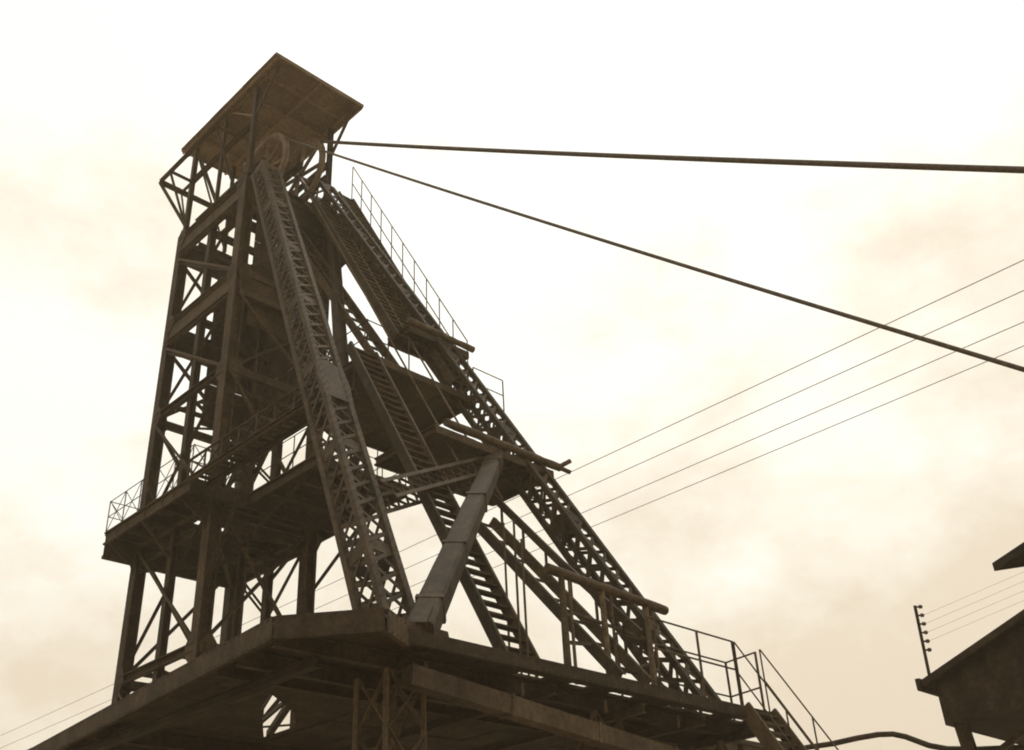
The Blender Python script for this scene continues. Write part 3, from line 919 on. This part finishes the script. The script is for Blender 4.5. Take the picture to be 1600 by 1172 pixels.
# insulator rod
PO = thing('insulator_pole', (1.25 * 18.29, 1.25 * 7.95, 4.75 * 1.25), 'slim dark pole with a row of small insulators on the cabin eave', 'pole')
pb = (cu + .05, c_(8.0), 4.5 * s_)
hy = math.hypot(pb[0], pb[1])
hgt = .30201676 / math.hypot(.96574027, .41591434) * hy
ptp = (pb[0] - .12, pb[1] - .12, hgt + .02)
bar('rod', pb, ptp, .075, .075, STEEL, PO, 'round')
for k in range(6):
    p = lerp(pb, ptp, .38 + k * .12)
    bm = bmesh.new()
    q0 = Vector(p); ddir = Vector((.66, -.75, 0))
    tube_mesh(bm, [q0 + ddir * .02, q0 + ddir * .08, q0 + ddir * .09, q0 + ddir * .15, q0 + ddir * .17], [.02, .025, .048, .045, .015], 8)
    ins = mesh_obj('insulator', bm, PORC, PO)
for k in range(4):
    p = lerp(pb, ptp, .50 + k * .12)
    bm = bmesh.new()
    far_ = (p[0] + 4, p[1] - 9, p[2] + 2.6)
    tube_mesh(bm, [(p[0] + .1, p[1] - .12, p[2]), lerp((p[0] + .1, p[1] - .12, p[2]), far_, .5), far_], .003, 5)
    tag(mesh_obj('service_wire', bm, ROPE, None, p), 'faint thin wire leading right from the insulator pole, %s of the four' % ['lowest', 'third from the top', 'second from the top', 'topmost'][k], 'wire', 'wires from the insulator pole')

# overhead pipe with a swan-neck bend, lower right
bm = bmesh.new()
pts = [(26.0, 15.8, 5.38), (26.0, 15.06, 5.39), (26.0, 14.34, 5.35), (26.0, 13.6, 5.36), (26.0, 13.02, 5.34), (26.0, 12.63, 5.28), (26.0, 12.32, 5.16), (26.0, 12.02, 4.99), (26.0, 11.77, 4.85), (26.0, 11.35, 4.7), (26.0, 10.6, 4.56), (26.0, 9.58, 4.42)]
pts = [(26.0, 16.5, 4.95)] + pts + [(26.0, 6.5, 4.3)]
tube_mesh(bm, pts, .072, 8)
tag(mesh_obj('overhead_pipe', bm, STEEL, None, pts[0], True), 'thin dark overhead pipe with a humped bend low at the right', 'pipe')

# eave of a taller shed just out of the picture
SH = thing('neighbouring_shed', (24, 5, -EYE), 'dark eave tip of a taller shed poking in from the right edge', 'shed')
f_ = 1.5
a = Vector((1.00162768, .35053342, .33514595)) * (6.7 / .33514595)
b = Vector((1.01515255, .32432719, .34946782)) * (6.7 / .34946782)
bm = bmesh.new()
pts = [tuple(a), tuple(a + (b - a) * 10), (22, -3, 0), tuple(a + Vector((.22, -.45, 0)) * 10)]
pts = [(p[0], p[1], a.z) for p in pts]
bm_poly(bm, pts, .16)
mesh_obj('roof', bm, SOOT, SH)
box('wall', (16.5, -1.8, -EYE), (21.2, 2.0, a.z - .17), DECKM, SH)

# ------------------------------------------------------------------ rivet heads, far too many to count
def rivet(bm, p, nrm, r=.02):
    nrm = Vector(nrm).normalized()
    s = nrm.cross(Vector((.31, .2, .93))).normalized(); q = nrm.cross(s)
    base = [bm.verts.new(Vector(p) + (s * math.cos(a) + q * math.sin(a)) * r) for a in [math.pi * k / 3 for k in range(6)]]
    top = [bm.verts.new(Vector(p) + nrm * (r * .7) + (s * math.cos(a) + q * math.sin(a)) * r * .55) for a in [math.pi * k / 3 for k in range(6)]]
    for k in range(6): bm.faces.new((base[k], base[(k + 1) % 6], top[(k + 1) % 6], top[k]))
    bm.faces.new(top)
def rivet_row(bm, p0, p1, nrm, step, r=.02):
    p0, p1 = Vector(p0), Vector(p1)
    n = int((p1 - p0).length / step)
    for k in range(n + 1): rivet(bm, p0.lerp(p1, k / max(1, n)), nrm, r)
bm = bmesh.new()
for a, b in zip(edge[:4], edge[1:5]):
    d = Vector((b[0] - a[0], b[1] - a[1], 0)).normalized()
    nrm = Vector((d.y, -d.x, 0)) * (1 if a != (9.95, 26.1) else 1)
    if nrm.dot(Vector((a[0], a[1], 0))) > 0: nrm = -nrm
    dep = .24 if a[1] < 14 and a[0] >= 11 else .38
    for zz in (DZ - .10 + dep / 2 - .035, DZ - .10 - dep / 2 + .035):
        rivet_row(bm, (a[0] + nrm.x * .051, a[1] + nrm.y * .051, zz), (b[0] + nrm.x * .051, b[1] + nrm.y * .051, zz), nrm, .16, .022)
o = mesh_obj('rivet_head', bm, DARK, DECK); o["kind"] = "stuff"
bm = bmesh.new()
for (u, v) in (NEAR, RIGHT, LEFT):
    wd = .40 if (u, v) == NEAR else .37
    for s_i in (-1, 1):
        rivet_row(bm, (u + s_i * wd * .38, v - wd / 2, 4.5), (u + s_i * wd * .38, v - wd / 2, 25), (0, -1, 0), .22, .022)
        rivet_row(bm, (u - wd / 2, v + s_i * wd * .38, 4.5), (u - wd / 2, v + s_i * wd * .38, 25), (-1, 0, 0), .22, .022)
o = mesh_obj('rivet_head', bm, STEEL, FRAME); o["kind"] = "stuff"
for st, P in ((B1, P1), (B2, P2)):
    bm = bmesh.new()
    for c in range(4):
        for c2 in ((c + 1) % 4, (c - 1) % 4):
            e = (P(.5, c2) - P(.5, c)).normalized()
            n_ = (P(.5, c) - P(.5, [x for x in ((c + 1) % 4, (c - 1) % 4) if x != c2][0])).normalized()
            if n_.dot(-P(.5, c)) <= 0: continue
            for k in range(160):
                f = .02 + .96 * k / 160
                rivet(bm, P(f, c) + n_ * .071 + e * (.05 if k % 2 else -.03), n_, .019)
    o = mesh_obj('rivet_head', bm, STEEL, st); o["kind"] = "stuff"

# ------------------------------------------------------------------ smoky colliery air
bm = bmesh.new()
bmesh.ops.create_cube(bm, size=1.0)
for v in bm.verts:
    v.co = Vector((v.co.x * 3100, v.co.y * 3100, (v.co.z + .5) * 37.0 - 1.0 - EYE))
hz = mesh_obj('haze', bm, bpy.data.materials.new("smoky_air"), None, (0, 0, -EYE))
hz["kind"] = "stuff"
hm = hz.data.materials[0]; hm.use_nodes = True
ht = hm.node_tree; ht.nodes.clear()
ho = ht.nodes.new("ShaderNodeOutputMaterial"); hv = ht.nodes.new("ShaderNodeVolumePrincipled")
hv.inputs["Color"].default_value = (1.0, 0.80, 0.56, 1)
hv.inputs["Density"].default_value = HAZE
hv.inputs["Anisotropy"].default_value = 0.2
ht.links.new(hv.outputs[0], ho.inputs["Volume"])
